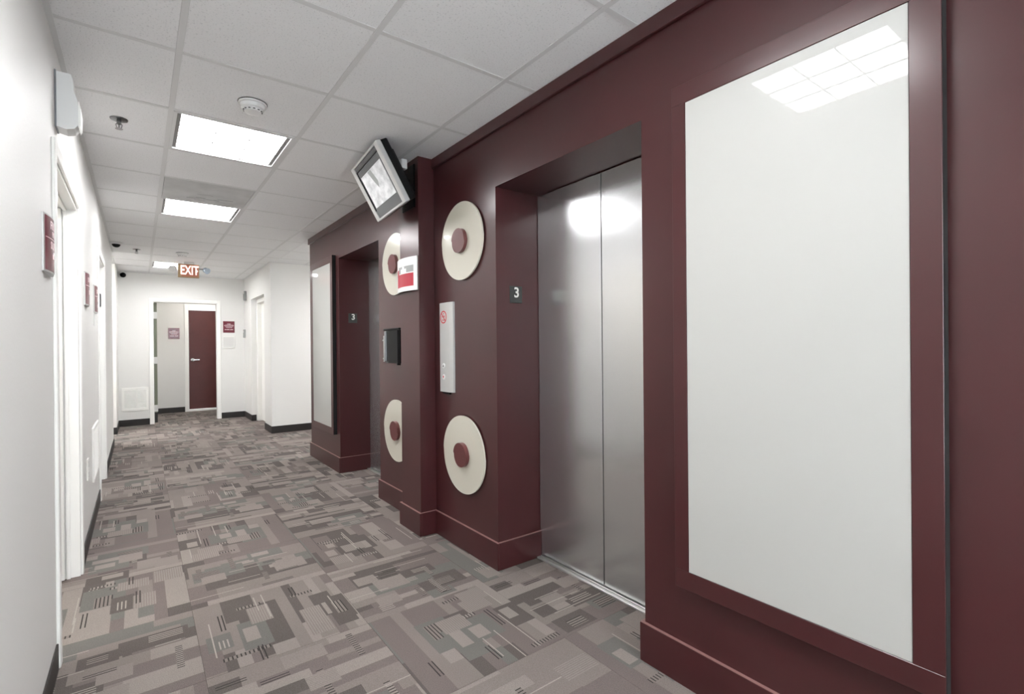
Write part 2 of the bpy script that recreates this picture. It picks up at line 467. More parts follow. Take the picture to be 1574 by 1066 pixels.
for (i, j), lb in TL.items():
    if proto is None: proto = make_troffer(lb); o = proto
    else: o = copy_tree(proto); o['label'] = lb
    o.location = (GX + (i + .5) * T, GY + (j + .5) * T, CH)
    if (i, j) in EXTRA or j < 0:
        for ch in o.children:
            if ch.name.startswith('diffuser'):
                ch.data = ch.data.copy(); ch.data.materials[0] = M['diffuser_near' if j < 0 else 'diffuser_far' if j in (0, 13) else 'diffuser_dim']

# dusty vent panel
vx0, vy0 = GX, GY + 3 * T
v = thing('ceiling_vent_panel', 'dusty darker grey perforated ceiling panel between the two ceiling lights', 'ceiling vent', (vx0 + T / 2, vy0 + T / 2, CH))
obj('perforated_plate', box(bm_new(), (vx0 + .014, vy0 + .014, CH - .001), (vx0 + T - .014, vy0 + T - .014, CH + .008), .002), 'dust', v)
bm = bm_new(); rnd = random.Random(3)
for k in range(12):
    x = vx0 + rnd.uniform(.2, .5); y = vy0 + .36 + rnd.uniform(-.02, .17) ; l = rnd.uniform(.04, .12)
    box(bm, (x - l / 2, y - .004, CH - .0014), (x + l / 2, y + .004, CH - .0009))
obj('dust_streaks', bm, 'smudge', v, label='dark dust streaks')

# ================================================================== WALLS
def wall(name, boxes, m_='white_wall'):
    bm = bm_new()
    for lo, hi in boxes: box(bm, lo, hi)
    return struct(name, bm, m_)
D1 = (2.615, 3.55, 1.975); D2 = (5.22, 6.04, 1.995)
WT = .12
wall('wall_left', [((XL - WT, Y0, 0), (XL, D1[0], CH + .15)), ((XL - WT, D1[0], D1[2]), (XL, D1[1], CH + .15)),
                   ((XL - WT, D1[1], 0), (XL, D2[0], CH + .15)), ((XL - WT, D2[0], D2[2]), (XL, D2[1], CH + .15)),
                   ((XL - WT, D2[1], 0), (XL, 8.0, CH + .15)), ((-2.1, 7.88, 0), (XL - WT, 8.0, CH + .15)),
                   ((XL - WT, 9.1, 0), (XL, 9.95, CH + .15)), ((-2.1, 9.1, 0), (XL - WT, 9.22, CH + .15)), ((-2.2, 7.88, 0), (-2.1, 9.22, CH + .15))])
FO = (.19, 1.09, 1.99)
wall('wall_far', [((XL - WT, 9.95, 0), (FO[0], 10.07, CH + .15)), ((FO[1], 9.95, 0), (1.51, 10.07, CH + .15)), ((FO[0], 9.95, FO[2]), (FO[1], 10.07, CH + .15))])
wall('wall_vestibule', [((.05, 10.07, 0), (.20, 11.45, CH + .15)), ((.05, 11.45, 0), (.775, 11.57, CH + .15)), ((1.69, 11.45, 0), (2.3, 11.57, CH + .15)),
                        ((.775, 11.45, 1.965), (1.69, 11.57, CH + .15)), ((2.2, 10.07, 0), (2.3, 11.45, CH + .15)), ((1.51, 9.97, 0), (2.3, 10.07, CH + .15))])
DR = (8.20, 9.27, 2.03)
wall('wall_side', [((1.51, 9.27, 0), (1.72, 9.95, CH + .15)), ((1.51, 7.72, 0), (1.72, 8.20, CH + .15)), ((1.51, 8.20, DR[2]), (1.72, 9.27, CH + .15)),
                   ((1.72, 7.72, 0), (4.1, 7.84, CH + .15)), ((1.72, 7.84, 0), (1.80, 9.97, CH + .15)), ((4.0, 5.74, 0), (4.1, 7.72, CH + .15)), ((1.95, 5.74, 0), (4.0, 5.86, CH + .15))])
WX0, WX1, WZ0, WZ1 = -.15, 1.75, .35, 2.25
wall('wall_back', [((XL - WT, Y0 - .1, 0), (WX0, Y0, CH + .15)), ((WX1, Y0 - .1, 0), (1.95, Y0, CH + .15)), ((WX0, Y0 - .1, 0), (WX1, Y0, WZ0)), ((WX0, Y0 - .1, WZ1), (WX1, Y0, CH + .15))])
w1 = bpy.data.objects.new('window_1', None); C.objects.link(w1); w1.location = (.8, Y0 - .05, 1.3); w1['kind'] = 'structure'  # unseen window, added to brighten the ceiling and corridor
bm = bm_new(); f_ = .04
for lo, hi in (((WX0, WZ0), (WX1, WZ0 + f_)), ((WX0, WZ1 - f_), (WX1, WZ1)), ((WX0, WZ0 + f_), (WX0 + f_, WZ1 - f_)), ((WX1 - f_, WZ0 + f_), (WX1, WZ1 - f_)), ((.78, WZ0 + f_), (.82, WZ1 - f_))): box(bm, (lo[0], Y0 - .07, lo[1]), (hi[0], Y0 - .02, hi[1]), .003)
obj('window_frame', bm, 'alu', w1)
for a_, b_ in ((WX0 + f_, .78), (.82, WX1 - f_)): obj('pane', box(bm_new(), (a_, Y0 - .048, WZ0 + f_), (b_, Y0 - .044, WZ1 - f_)), 'glass', w1)
# small lobby behind the first left door
wall('wall_anteroom', [((-1.40, 2.30, 0), (-1.30, 3.70, CH + .15)), ((-1.30, 2.30, 0), (XL - WT, 2.40, CH + .15)), ((-1.30, 3.62, 0), (XL - WT, 3.70, CH + .15))])

# burgundy elevator wall
E1 = (1.23, 2.21); E2 = (3.855, 4.855); EH = 2.08; XB = 1.95; XE = 5.86
bm = bm_new()
for a, b in ((Y0, E1[0]), (E1[1], E2[0]), (E2[1], XE)): box(bm, (XR, a, 0), (XB, b, CH + .15))
for a, b in (E1, E2):
    box(bm, (XR, a, EH), (XB, b, CH + .15)); box(bm, (1.90, a, 0), (XB, b, EH))
struct('wall_right', bm, 'burgundy')
PX, PY0, PY1 = 1.443, 2.912, 3.195
o = struct('wall_pier', box(bm_new(), (PX, PY0, 0), (XR, PY1, CH), .0015), 'burgundy')
# crown
bm = bm_new()
box(bm, (XR - .016, Y0, 2.376), (XR, PY0, CH - .0005), .002)
box(bm, (XR - .016, PY1, 2.376), (XR, XE + .016, CH - .0005), .002)
box(bm, (XR, XE, 2.376), (XB, XE + .016, CH - .0005), .002)
struct('trim_1', bm, 'burgundy_edge')
# burgundy baseboard with a chamfered top
bm = bm_new(); t = .015; h = .148
B = [((XR - t, Y0, 0), (XR, E1[0] + t, h)), ((XR, E1[0], 0), (1.815, E1[0] + t, h)),
     ((XR - t, E1[1] - t, 0), (XR, PY0 - t, h)), ((XR, E1[1] - t, 0), (1.85, E1[1], h)),
     ((PX - t, PY0 - t, 0), (PX, PY1 + t, h)), ((PX, PY0 - t, 0), (XR, PY0, h)), ((PX, PY1, 0), (XR, PY1 + t, h)),
     ((XR - t, PY1 + t, 0), (XR, E2[0] + t, h)), ((XR, E2[0], 0), (1.815, E2[0] + t, h)),
     ((XR - t, E2[1] - t, 0), (XR, XE + t, h)), ((XR, E2[1] - t, 0), (1.85, E2[1], h)), ((XR, XE, 0), (XB, XE + t, h))]
for lo, hi in B: box(bm, lo, hi, .004, 2)
bbr = struct('baseboard_right', bm, 'burgundy_edge', smooth=False)
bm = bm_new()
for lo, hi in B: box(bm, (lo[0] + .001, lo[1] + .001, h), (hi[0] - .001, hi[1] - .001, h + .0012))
obj('top_edge', bm, 'dusty_edge', bbr, label='pale dusty top edge')  # overhead light on the ledge, put into the strip's colour
# black cove base
def cove(name, runs, h=.10):
    bm = bm_new()
    for lo, hi in runs: box(bm, lo + (0,), hi + (h,), .002)
    return struct(name, bm, 'black_base')
q = .007
cove('baseboard_left', [((XL, Y0), (XL + q, D1[0] - .06)), ((XL, D1[1] + .06), (XL + q, D2[0] - .06)), ((XL, D2[1] + .06), (XL + q, 8.0 + q)), ((-2.1, 8.0), (XL, 8.0 + q)),
                        ((XL - WT, 9.1 - q), (XL + q, 9.1)), ((XL, 9.1), (XL + q, 9.95)), ((-2.1, 9.1 - q), (XL - WT, 9.1))])
cove('baseboard_far', [((XL + q, 9.95 - q), (.137, 9.95)), ((1.143, 9.95 - q), (1.51, 9.95))])
cove('baseboard_side', [((1.51 - q, 9.27 - q), (1.51, 9.95 - q)), ((1.51, 9.27 - q), (1.575, 9.27)), ((1.51 - q, 7.72 - q), (1.51, 8.20 + q)), ((1.51, 7.72 - q), (4.0, 7.72))])
cove('baseboard_vestibule', [((.20, 10.95), (.207, 11.45)), ((.207, 11.45 - q), (.707, 11.45))], .10)

# door casings ------------------------------------------------------------
def casing_x(bm, x, d, y0, y1, z, wd=.055, th=.012, depth=-.12):
    """casing on a wall facing +x at x; opening y0..y1, head z"""
    for a, b in ((y0 - wd, y0), (y1, y1 + wd)): box(bm, (x, a, 0), (x + th, b, z + wd), .003)
    box(bm, (x, y0, z), (x + th, y1, z + wd), .003)
def jamb_x(bm, x0, x1, y0, y1, z, th=.012):
    box(bm, (x0, y0, 0), (x1, y0 + th, z)); box(bm, (x0, y1 - th, 0), (x1, y1, z)); box(bm, (x0, y0 + th, z - th), (x1, y1 - th, z))
# door 1: open inwards, leaf square to the wall against the far jamb
d1 = bpy.data.objects.new('door_1', None); C.objects.link(d1); d1.location = (XL, (D1[0] + D1[1]) / 2, 0); d1['kind'] = 'structure'
bm = bm_new(); casing_x(bm, XL, 1, *D1); obj('casing', bm, 'white_trim', d1)
bm = bm_new(); jamb_x(bm, XL - WT, XL, *D1); box(bm, (XL - .055, D1[1] - .024, 0), (XL - .04, D1[1] - .012, D1[2] - .012)); box(bm, (XL - .055, D1[0] + .012, D1[2] - .024), (XL - .04, D1[1] - .012, D1[2] - .012))
obj('jamb', bm, 'white_trim', d1)
lf = obj('door_leaf', box(bm_new(), (XL - WT - .86, D1[1] - .052, .008), (XL - .06, D1[1] - .014, D1[2] - .016), .002), 'white_door', d1)
bm = bm_new(); cyl(bm, (XL - WT - .80, D1[1] - .052, 1.0), '-y', .012, .05); box(bm, (XL - WT - .81, D1[1] - .105, .99), (XL - WT - .69, D1[1] - .092, 1.01), .004)
obj('door_handle', bm, 'chrome', lf)
# door 2: deep-set closed leaf
d2 = bpy.data.objects.new('door_2', None); C.objects.link(d2); d2.location = (XL, (D2[0] + D2[1]) / 2, 0); d2['kind'] = 'structure'
bm = bm_new(); casing_x(bm, XL, 1, *D2); obj('casing', bm, 'white_trim', d2)
bm = bm_new(); jamb_x(bm, XL - WT, XL, *D2); obj('jamb', bm, 'white_trim', d2)
lf = obj('door_leaf', box(bm_new(), (XL - WT + .002, D2[0] + .014, .008), (XL - WT + .042, D2[1] - .014, D2[2] - .016), .002), 'white_door', d2)
bm = bm_new(); cyl(bm, (XL - WT + .042, D2[0] + .10, 1.0), 'x', .012, .04); box(bm, (XL - WT + .075, D2[0] + .09, .99), (XL - WT + .088, D2[0] + .21, 1.01), .004)
obj('door_handle', bm, 'chrome', lf)
o = obj('door_chime', box(bm_new(), (-.322, 5.985, 1.615), (-.278, 6.028, 1.735), .003), 'black'); tag(o, 'small black box fixed inside the second left door jamb', 'door device')
# door 3: far opening with a leaf folded back
d3 = bpy.data.objects.new('door_3', None); C.objects.link(d3); d3.location = (.64, 9.95, 0); d3['kind'] = 'structure'
bm = bm_new(); wd = .053; th = .014
for a, b in ((FO[0] - wd, FO[0]), (FO[1], FO[1] + wd)): box(bm, (a, 9.95 - th, 0), (b, 9.95, FO[2] + wd), .003)
box(bm, (FO[0], 9.95 - th, FO[2]), (FO[1], 9.95, FO[2] + wd), .003)
obj('casing', bm, 'white_trim', d3)
bm = bm_new(); box(bm, (FO[0], 9.95, 0), (FO[0] + .008, 10.07, FO[2])); box(bm, (FO[1] - .008, 9.95, 0), (FO[1], 10.07, FO[2])); box(bm, (FO[0] + .008, 9.95, FO[2] - .008), (FO[1] - .008, 10.07, FO[2]))
obj('jamb', bm, 'white_trim', d3)
lf = obj('door_leaf', box(bm_new(), (.205, 10.085, .17), (.245, 10.93, FO[2] - .01), .001), 'grey_green', d3, label='grey-green edge of the folded-back door')
for z in (.24, 1.03, 1.77): obj('hinge', box(bm_new(), (.200, 10.079, z - .055), (.250, 10.0845, z + .055), .001), 'offwhite_plastic', lf)
obj('kick_strip', box(bm_new(), (.206, 10.086, .006), (.244, 10.93, .169)), 'black_base', d3)
# door 4: red door at the very end
d4 = bpy.data.objects.new('door_4', None); C.objects.link(d4); d4.location = (1.23, 11.45, 0); d4['kind'] = 'structure'
bm = bm_new()
for a, b in ((.707, .775), (1.69, 1.758)): box(bm, (a, 11.435, 0), (b, 11.45, 2.075), .003)
box(bm, (.775, 11.435, 1.965), (1.69, 11.45, 2.075), .003)
obj('casing', bm, 'white_trim', d4)
obj('threshold', box(bm_new(), (.775, 11.435, 0), (1.69, 11.50, .04), .002), 'white_trim', d4)
lf = obj('door_leaf', box(bm_new(), (.779, 11.462, .043), (1.686, 11.50, 1.961), .002), 'red_door', d4)
bm = bm_new(); lathe(bm, (.84, 11.462, 1.0), [(.033, 0), (.033, .006), (.012, .01), (.012, .05)], 20, '-y'); box(bm, (.83, 11.405, .988), (.955, 11.418, 1.012), .005)
obj('door_handle', bm, 'chrome', lf, smooth=True)
# door 5: recessed white door on the right
d5 = bpy.data.objects.new('door_5', None); C.objects.link(d5); d5.location = (1.60, 8.73, 0); d5['kind'] = 'structure'
bm = bm_new()
box(bm, (1.59, 9.205, 0), (1.715, 9.268, 2.028), .003); box(bm, (1.59, 8.202, 0), (1.715, 8.265, 2.028), .003); box(bm, (1.59, 8.265, 1.965), (1.715, 9.205, 2.028), .003)
obj('casing', bm, 'white_trim', d5)
lf = obj('door_leaf', box(bm_new(), (1.655, 8.268, .008), (1.695, 9.202, 1.962), .002), 'white_trim', d5)
bm = bm_new(); lathe(bm, (1.655, 8.345, 1.02), [(.03, 0), (.03, .006), (.011, .01), (.011, .035), (.024, .042), (.027, .058), (.018, .07)], 20, '-x')
obj('door_knob', bm, 'chrome', lf, smooth=True)

# ================================================================== ELEVATOR DOORS
def make_elevator(label, y0, y1):
    t = thing('elevator_door', label, 'elevator door', (1.86, (y0 + y1) / 2, 0), 'stainless steel elevator doors')
    mid = (y0 + y1) / 2 - .004
    a = obj('door_panel', box(bm_new(), (1.850, mid + .003, .016), (1.888, y1 - .003, EH - .004), .0015), 'steel', t)
    b = obj('door_panel', box(bm_new(), (1.850, y0 + .003, .016), (1.888, mid - .003, EH - .004), .0015), 'steel', t)
    bm = bm_new(); lathe(bm, (1.850, mid + .19, 1.985), [(.011, 0), (.011, .002), (.007, .002), (.007, .0005)], 20, '-x')
    k = obj('keyhole_ring', bm, 'chrome', a, smooth=True)
    obj('meeting_strip', box(bm_new(), (1.856, mid - .0028, .016), (1.888, mid + .0028, EH - .004)), 'gap', t)
    bm = bm_new(); box(bm, (1.815, y0 + .001, .0), (1.834, y1 - .001, .010), .001); box(bm, (1.839, y0 + .001, .0), (1.849, y1 - .001, .012), .001)
    box(bm, (1.849, y0 + .001, .0), (1.895, y1 - .001, .010))
    obj('sill', bm, 'alu', t)
    obj('sill_groove', box(bm_new(), (1.834, y0 + .001, 0), (1.839, y1 - .001, .004)), 'alu_dark', t)
    return t
e1 = make_elevator('nearer pair of tall brushed stainless elevator doors, beside the large white panel', *E1)
e2 = make_elevator('farther pair of stainless elevator doors, seen as a narrow sliver beyond the pier', *E2)

# ================================================================== FRAMED PANELS
def make_panel(label):
    y0, y1, y2, y3 = .327, .390, 1.015, 1.068; z0, z1, z2, z3 = .362, .425, 2.053, 2.12
    X0 = 1.518
    t = thing('framed_wall_panel', label, 'wall panel', (XR, .70, z0), 'white panels in burgundy frames')
    obj('frame_rail', box(bm_new(), (X0, y0, z0), (XR, y3, z1), .001), 'burgundy_edge', t)
    obj('frame_rail', box(bm_new(), (X0, y0, z2), (XR, y3, z3), .001), 'burgundy_edge', t)
    obj('frame_stile', box(bm_new(), (X0, y0, z1), (XR, y1, z2), .001), 'burgundy_edge', t)
    obj('frame_stile', box(bm_new(), (X0, y2, z1), (XR, y3, z2), .001), 'burgundy_edge', t)
    obj('backing', box(bm_new(), (X0 + .003, y0 - .0012, z0 - .0012), (XR, y3 + .0012, z3 + .0012)), 'gap', t, label='black frame edge')
    obj('panel_face', box(bm_new(), (X0 + .0018, y1 + .001, z1 + .001), (X0 + .006, y2 - .001, z2 - .001), .0005), 'panel', t, label='glossy white panel')
    return t
p1 = make_panel('large glossy white panel in a burgundy frame at right, reflecting a ceiling light')
p2 = copy_tree(p1); p2['label'] = 'narrow-looking white panel in a burgundy frame beyond the far elevator'; p2.location.y += 4.62

# ================================================================== CREAM DISCS
def make_disc(label):
    t = thing('wall_disc', label, 'wall decoration', (XR, 0, 0), 'cream wall discs with burgundy centres')
    bm = bm_new(); cyl(bm, (XR, 0, 0), '-x', .205, .008, 48); cyl(bm, (XR - .008, 0, 0), '-x', .231, .009, 72, bev=.0015)
    obj('disc_plate', bm, 'cream', t, smooth=True)
    bm = bm_new(); cyl(bm, (XR - .017, 0, 0), '-x', .072, .022, 48, bev=.003)
    obj('centre_button', bm, 'button', t, smooth=True, label='burgundy round centre')
    return t
dd = [(2.545, 1.842, 'upper cream disc between the pier and the nearer elevator'), (2.545, .572, 'lower cream disc between the pier and the nearer elevator'),
      (3.505, 1.835, 'upper cream disc half hidden behind the pier'), (3.50, .590, 'lower cream disc half hidden behind the pier')]
dp = make_disc(dd[0][2])
for k, (y, z, lb) in enumerate(dd):
    o = dp if k == 0 else copy_tree(dp)
    o.location = (XR, y, z); o['label'] = lb

# ================================================================== CALL STATION
t = thing('call_station', 'tall silver elevator call plate with red emblem and two buttons', 'elevator call panel', (XR, 2.735, .93))
bm = bm_new(); prism(bm, [(XR, 2.655, .932), (XR - .012, 2.655, .932), (XR - .022, 2.685, .932), (XR - .022, 2.805, .932), (XR, 2.808, .932)], (0, 0, .558))
pl = obj('face_plate', bm, 'silver', t)
xf = XR - .022
nx = (0, -1, 0); up = (0, 0, 1)
def ring(bm, c, r0, r1, th, n=32, sq=1.0):
    for k in range(n):
        a0, a1 = 2 * math.pi * k / n, 2 * math.pi * (k + 1) / n
        def P(r, a): return (c[0], c[1] + r * math.cos(a), c[2] + sq * r * math.sin(a))
        prism(bm, [P(r0, a0), P(r1, a0), P(r1, a1), P(r0, a1)], (-th, 0, 0))
bm = bm_new(); c = (xf, 2.757, 1.400)
ring(bm, c, .033, .040, .0008)
for dy, dz, w_, h_ in ((0, .022, .006, .009), (.014, .004, .006, .012), (0, .002, .008, .014), (-.014, .004, .006, .012), (.008, -.018, .008, .008), (-.008, -.018, .008, .008)):
    box(bm, (xf - .0008, c[1] + dy - w_ / 2, c[2] + dz - h_ / 2), (xf, c[1] + dy + w_ / 2, c[2] + dz + h_ / 2))
prism(bm, [(xf, c[1] + .026, c[2] + .022), (xf, c[1] + .022, c[2] + .026), (xf, c[1] - .026, c[2] - .022), (xf, c[1] - .022, c[2] - .026)], (-.0009, 0, 0))
obj('warning_emblem', bm, 'red_ink', t, label='red warning emblem')
for z, c_, lb in ((1.095, 'dark_grey', 'dark up button'), (1.025, 'red_ink', 'red down button')):
    bm = bm_new(); cyl(bm, (xf, 2.757, z), '-x', .016, .004, 24, bev=.001); b_ = obj('call_button', bm, 'white_plastic', t, smooth=True)
    bm = bm_new(); s = 1 if z > 1.05 else -1
    prism(bm, [(xf - .004, 2.757 - .008, z - s * .006), (xf - .004, 2.757 + .008, z - s * .006), (xf - .004, 2.757, z + s * .008)], (-.0008, 0, 0))
    obj('arrow_mark', bm, c_, b_, label=lb)
obj('lower_lip', box(bm_new(), (XR - .016, 2.70, .918), (XR, 2.79, .932), .002), 'black', t)

# numerals
for yj, lb in ((E1[1], 'dark plate with a white 3 inside the nearer elevator recess'), (E2[1], 'dark plate with a white 3 inside the farther elevator recess')):
    t = thing('floor_number_plate', lb, 'number plate', (1.688, yj, 1.455), 'floor number plates in the elevator recesses')
    obj('plate', box(bm_new(), (1.645, yj - .003, 1.455), (1.731, yj, 1.549), .0008), 'plate', t)
    bm = text_mesh('3', .078, basis((1, 0, 0), (0, 0, 1), (1.692, yj - .0036, 1.511)), .0006, .0015)
    obj('numeral', bm, 'numeral', t)
    bm = bm_new()
    for k in range(4): cyl(bm, (1.677 + .007 * (k % 2), yj - .003, 1.469 - .007 * (k // 2)), '-y', .0014, .0008, 8)
    obj('braille_dots', bm, 'plate', t)

# ================================================================== TELEVISION
yaw, tilt, tw, thh = .0929, .5027, .5708, .3725
ed = Vector((math.sin(yaw), math.cos(yaw), 0)); out = Vector((math.cos(yaw), -math.sin(yaw), 0))
dn = out * math.sin(tilt) - Vector((0, 0, 1)) * math.cos(tilt)
corner = Vector((1.0938, 2.7413, 2.40))
# local frame: x along the screen towards the near side, y up the screen, z out of the screen
lx = -ed; ly = -dn; lz = lx.cross(ly)
cen = corner + ed * tw / 2 + dn * thh / 2
tv = thing('television', 'silver television tilted down from the pier near the ceiling', 'television', (0, 0, 0))
mm = Matrix((lx, ly, lz)).transposed().to_4x4(); mm.translation = cen; tv.matrix_basis = mm
def tvobj(name, bm, m_, parent=None, **k):
    bmesh.ops.transform(bm, matrix=mm, verts=bm.verts[:]); return obj(name, bm, m_, parent or tv, **k)
W2, H2 = tw / 2, thh / 2
bm = bm_new(); e = .052; e2 = .014
box(bm, (-W2, -H2, -.03), (-W2 + e, H2, 0), .003); box(bm, (W2 - e, -H2, -.03), (W2, H2, 0), .003)
box(bm, (-W2 + e, -H2, -.03), (W2 - e, -H2 + e2, 0), .002); box(bm, (-W2 + e, H2 - e2, -.03), (W2 - e, H2, 0), .002)
fr = tvobj('bezel', bm, 'silver')
bm = bm_new(); box(bm, (-W2 + .004, -H2 + .004, -.075), (W2 - .004, H2 - .004, -.03), .006); box(bm, (-W2 + .08, -H2 + .03, -.12), (W2 - .08, H2 - .05, -.075), .01)
tvobj('rear_shell', bm, 'black')
a = W2 - e; b = H2 - e2
tvobj('screen', box(bm_new(), (-a, -b, -.02), (a, b, -.008)), 'screen')
bm = bm_new(); box(bm, (-a, b - .030, -.008), (a - .01, b - .024, -.004)); box(bm, (-a, -b + .05, -.008), (-a + .010, b - .030, -.004))
tvobj('inner_lip', bm, 'black')
def tv_pic():
    X = mat('television_picture', (205, 206, 207), .3, emit=(214, 216, 218), estr=.05)
    nt = X.node_tree; b_ = nt.nodes['Principled BSDF']; L = nt.links; tc = nt.nodes['Texture Coordinate']
    mp = nt.nodes.new('ShaderNodeMapping'); mp.inputs['Rotation'].default_value = (0, 0, .5); mp.inputs['Scale'].default_value = (9, 14, 1)
    L.new(tc.outputs['Object'], mp.inputs['Vector'])
    n = nt.nodes.new('ShaderNodeTexNoise'); n.inputs['Scale'].default_value = 1.3; n.inputs['Detail'].default_value = 5; L.new(mp.outputs[0], n.inputs['Vector'])
    cr = nt.nodes.new('ShaderNodeValToRGB'); cr.color_ramp.elements[0].position = .25; cr.color_ramp.elements[0].color = lin((150, 152, 154)); cr.color_ramp.elements[1].position = .62; cr.color_ramp.elements[1].color = lin((222, 223, 224))
    L.new(n.outputs['Fac'], cr.inputs[0]); L.new(cr.outputs[0], b_.inputs['Base Color']); L.new(cr.outputs[0], b_.inputs['Emission Color'])
    return X
M['tvpic'] = tv_pic()
pc = tvobj('picture', box(bm_new(), (-a + .03, -b + .065, -.008), (a - .03, b - .07, -.0065)), 'tvpic', label='pale blurred grey picture')
bm = bm_new()
prism(bm, [(-.06, b - .074, -.0063), (.0, b - .074, -.0063), (.035, .02, -.0063), (.01, -.02, -.0063), (-.02, .02, -.0063)], (0, 0, .0005))
tvobj('picture_shadow', bm, 'grey_device', pc)  # darker streak belonging to the displayed picture
# bracket
bm = bm_new(); box(bm, (PX - .012, 2.95, 2.12), (PX, 3.13, 2.40), .003)
br = obj('bracket_plate', bm, 'black', tv)
cpt = cen - lz * .118
for zz, rr in ((2.30, .022), (2.20, .015)):
    A0 = Vector((PX - .012, 3.03, zz)); dvec = cpt - A0
    bm = bm_new(); cyl(bm, A0, dvec, rr, dvec.length, 16); obj('bracket_arm', bm, 'black', tv)
bm = bm_new(); box(bm, (PX - .075, 2.99, 2.37), (PX - .035, 3.03, CH - .006), .004)
o = obj('cable_box', bm, 'white_plastic'); tag(o, 'small white cable box on the ceiling behind the television', 'junction box')

# ================================================================== CURVED NOTICE ON PIER
t = thing('pier_notice_holder', 'white curved notice holder with red and grey print on the pier', 'sign', (PX, 3.075, 1.585))
ya, yb, z0, z1 = 2.925, 3.225, 1.583, 1.803
def arc_pts(y0, y1, xb, sag, off=0, n=12):
    r = []
    for k in range(n + 1):
        s = k / n; y = y0 + (y1 - y0) * s
        r.append((xb - off - sag * (1 - (2 * s - 1) ** 2), y))
    return r
def arc_sheet(bm, y0, y1, Y0_, Y1_, xb, sag, za, zb, off0, off1, n=14):
    """strip of the bow between y0 and y1, where the whole bow runs Y0_..Y1_"""
    def X(y, off): s = (y - Y0_) / (Y1_ - Y0_); return xb - sag * (1 - (2 * s - 1) ** 2) - off
    ys = [y0 + (y1 - y0) * k / n for k in range(n + 1)]
    pts = [(X(y, off0), y, za) for y in ys] + [(X(y, off1), y, za) for y in reversed(ys)]
    prism(bm, pts, (0, 0, zb - za))
bm = bm_new(); arc_sheet(bm, ya, yb, ya, yb, PX - .004, .028, z0, z1, -.003, .003)
obj('holder', bm, 'white_plastic', t)
bm = bm_new(); arc_sheet(bm, ya + .03, yb - .03, ya, yb, PX - .004, .028, z0 + .03, z0 + .115, .003, .0036)
arc_sheet(bm, yb - .075, yb - .03, ya, yb, PX - .004, .028, z0 + .1151, z0 + .15, .003, .0036, 6)
obj('print_field', bm, 'sign_bright', t, label='red lower print')
bm = bm_new(); arc_sheet(bm, ya + .03, yb - .0755, ya, yb, PX - .004, .028, z0 + .122, z0 + .165, .003, .0036)
obj('print_picture', bm, 'grey_device', t, label='grey photo print')
bm = bm_new(); arc_sheet(bm, 3.03, 3.11, ya, yb, PX - .004, .028, z0 + .122, z0 + .148, .0036, .0044); arc_sheet(bm, 3.055, 3.085, ya, yb, PX - .004, .028, z0 + .148, z0 + .163, .0036, .0044)
obj('print_figure', bm, 'white_plastic', t)

# ================================================================== DISPENSER
t = thing('wall_dispenser', 'black box dispenser with a grey edge on the wall beyond the pier', 'dispenser', (XR, 3.37, 1.09))
bm = bm_new(); prism(bm, [(XR, 3.24, 1.10), (XR - .095, 3.245, 1.10), (XR - .105, 3.27, 1.10), (XR - .105, 3.43, 1.10), (XR - .095, 3.50, 1.10), (XR, 3.51, 1.10)], (0, 0, .235))
obj('body', bm, 'black_gloss', t)
obj('lid', box(bm_new(), (XR - .108, 3.238, 1.336), (XR, 3.512, 1.35), .004, 2), 'black', t)
obj('side_strip', box(bm_new(), (XR - .108, 3.465, 1.112), (XR - .094, 3.499, 1.330), .003), 'grey_plastic', t, label='grey side strip')
bm = bm_new(); 
for k, (z, l) in enumerate(((1.265, .035), (1.13, .03))): box(bm, (XR - .104, 3.505, z - .006), (XR - .088, 3.505 + l, z + .006), .002)
box(bm, (XR - .10, 3.515, 1.105), (XR - .09, 3.53, 1.30), .002)
obj('metal_clip', bm, 'chrome', t, label='shiny metal side clip')
bm = bm_new(); cyl(bm, (XR - .06, 3.35, 1.10), '-z', .014, .015, 16); obj('nozzle', bm, 'black', t)

# ================================================================== LEFT WALL SIGNS
def curved_sign(label, y0, z0, lines, grp='curved burgundy door signs'):
    y1 = y0 + .205; z1 = z0 + .20; x = XL; sag = .013
    t = thing('door_sign', label, 'sign', (x, (y0 + y1) / 2, z0), grp)
    def X(y, off): s = (y - y0) / (y1 - y0); return x + .005 + sag * (1 - (2 * s - 1) ** 2) + off
    def sheet(a, b, za, zb, o0, o1, n=14):
        bm = bm_new(); ys = [a + (b - a) * k / n for k in range(n + 1)]
        prism(bm, [(X(y, o0), y, za) for y in ys] + [(X(y, o1), y, za) for y in reversed(ys)], (0, 0, zb - za)); return bm
    bm = bm_new(); ys = [y0 + (y1 - y0) * k / 14 for k in range(15)]
    prism(bm, [(x, y0, z0)] + [(X(y, 0), y, z0) for y in ys] + [(x, y1, z0)], (0, 0, z1 - z0))
    obj('holder', bm, 'silver', t, label='silver curved holder')
    obj('face', sheet(y0 + .010, y1 - .010, z0 + .006, z1 - .006, .0002, .0016), 'sign_red', t, label='burgundy face')
    obj('divider', sheet(y0 + .012, y1 - .012, z0 + .118, z0 + .121, .0016, .0022), 'sign_text', t)
    # letters, bent to the bow
    for txt, zc, sz in lines:
        if txt == '#':
            obj('symbol', sheet(y0 + .085, y0 + .105, z0 + .052, z0 + .068, .0016, .0024, 3), 'sign_text', t); continue
        bm = text_mesh(txt, sz, Matrix.Identity(4), .0003, .0008)
        for v_ in bm.verts:
            u, v2, d = v_.co; y = (y0 + y1) / 2 + u
            v_.co = Vector((X(y, .002 + d), y, z0 + zc + v2))
        obj('lettering', bm, 'sign_text', t)
    return t
curved_sign('nearest curved burgundy sign on the left wall, by the first door', 2.305, 1.487, [('FIRST', .166, .040), ('PAL', .137, .028), ('SUITE', .096, .036), ('#', 0, 0)])
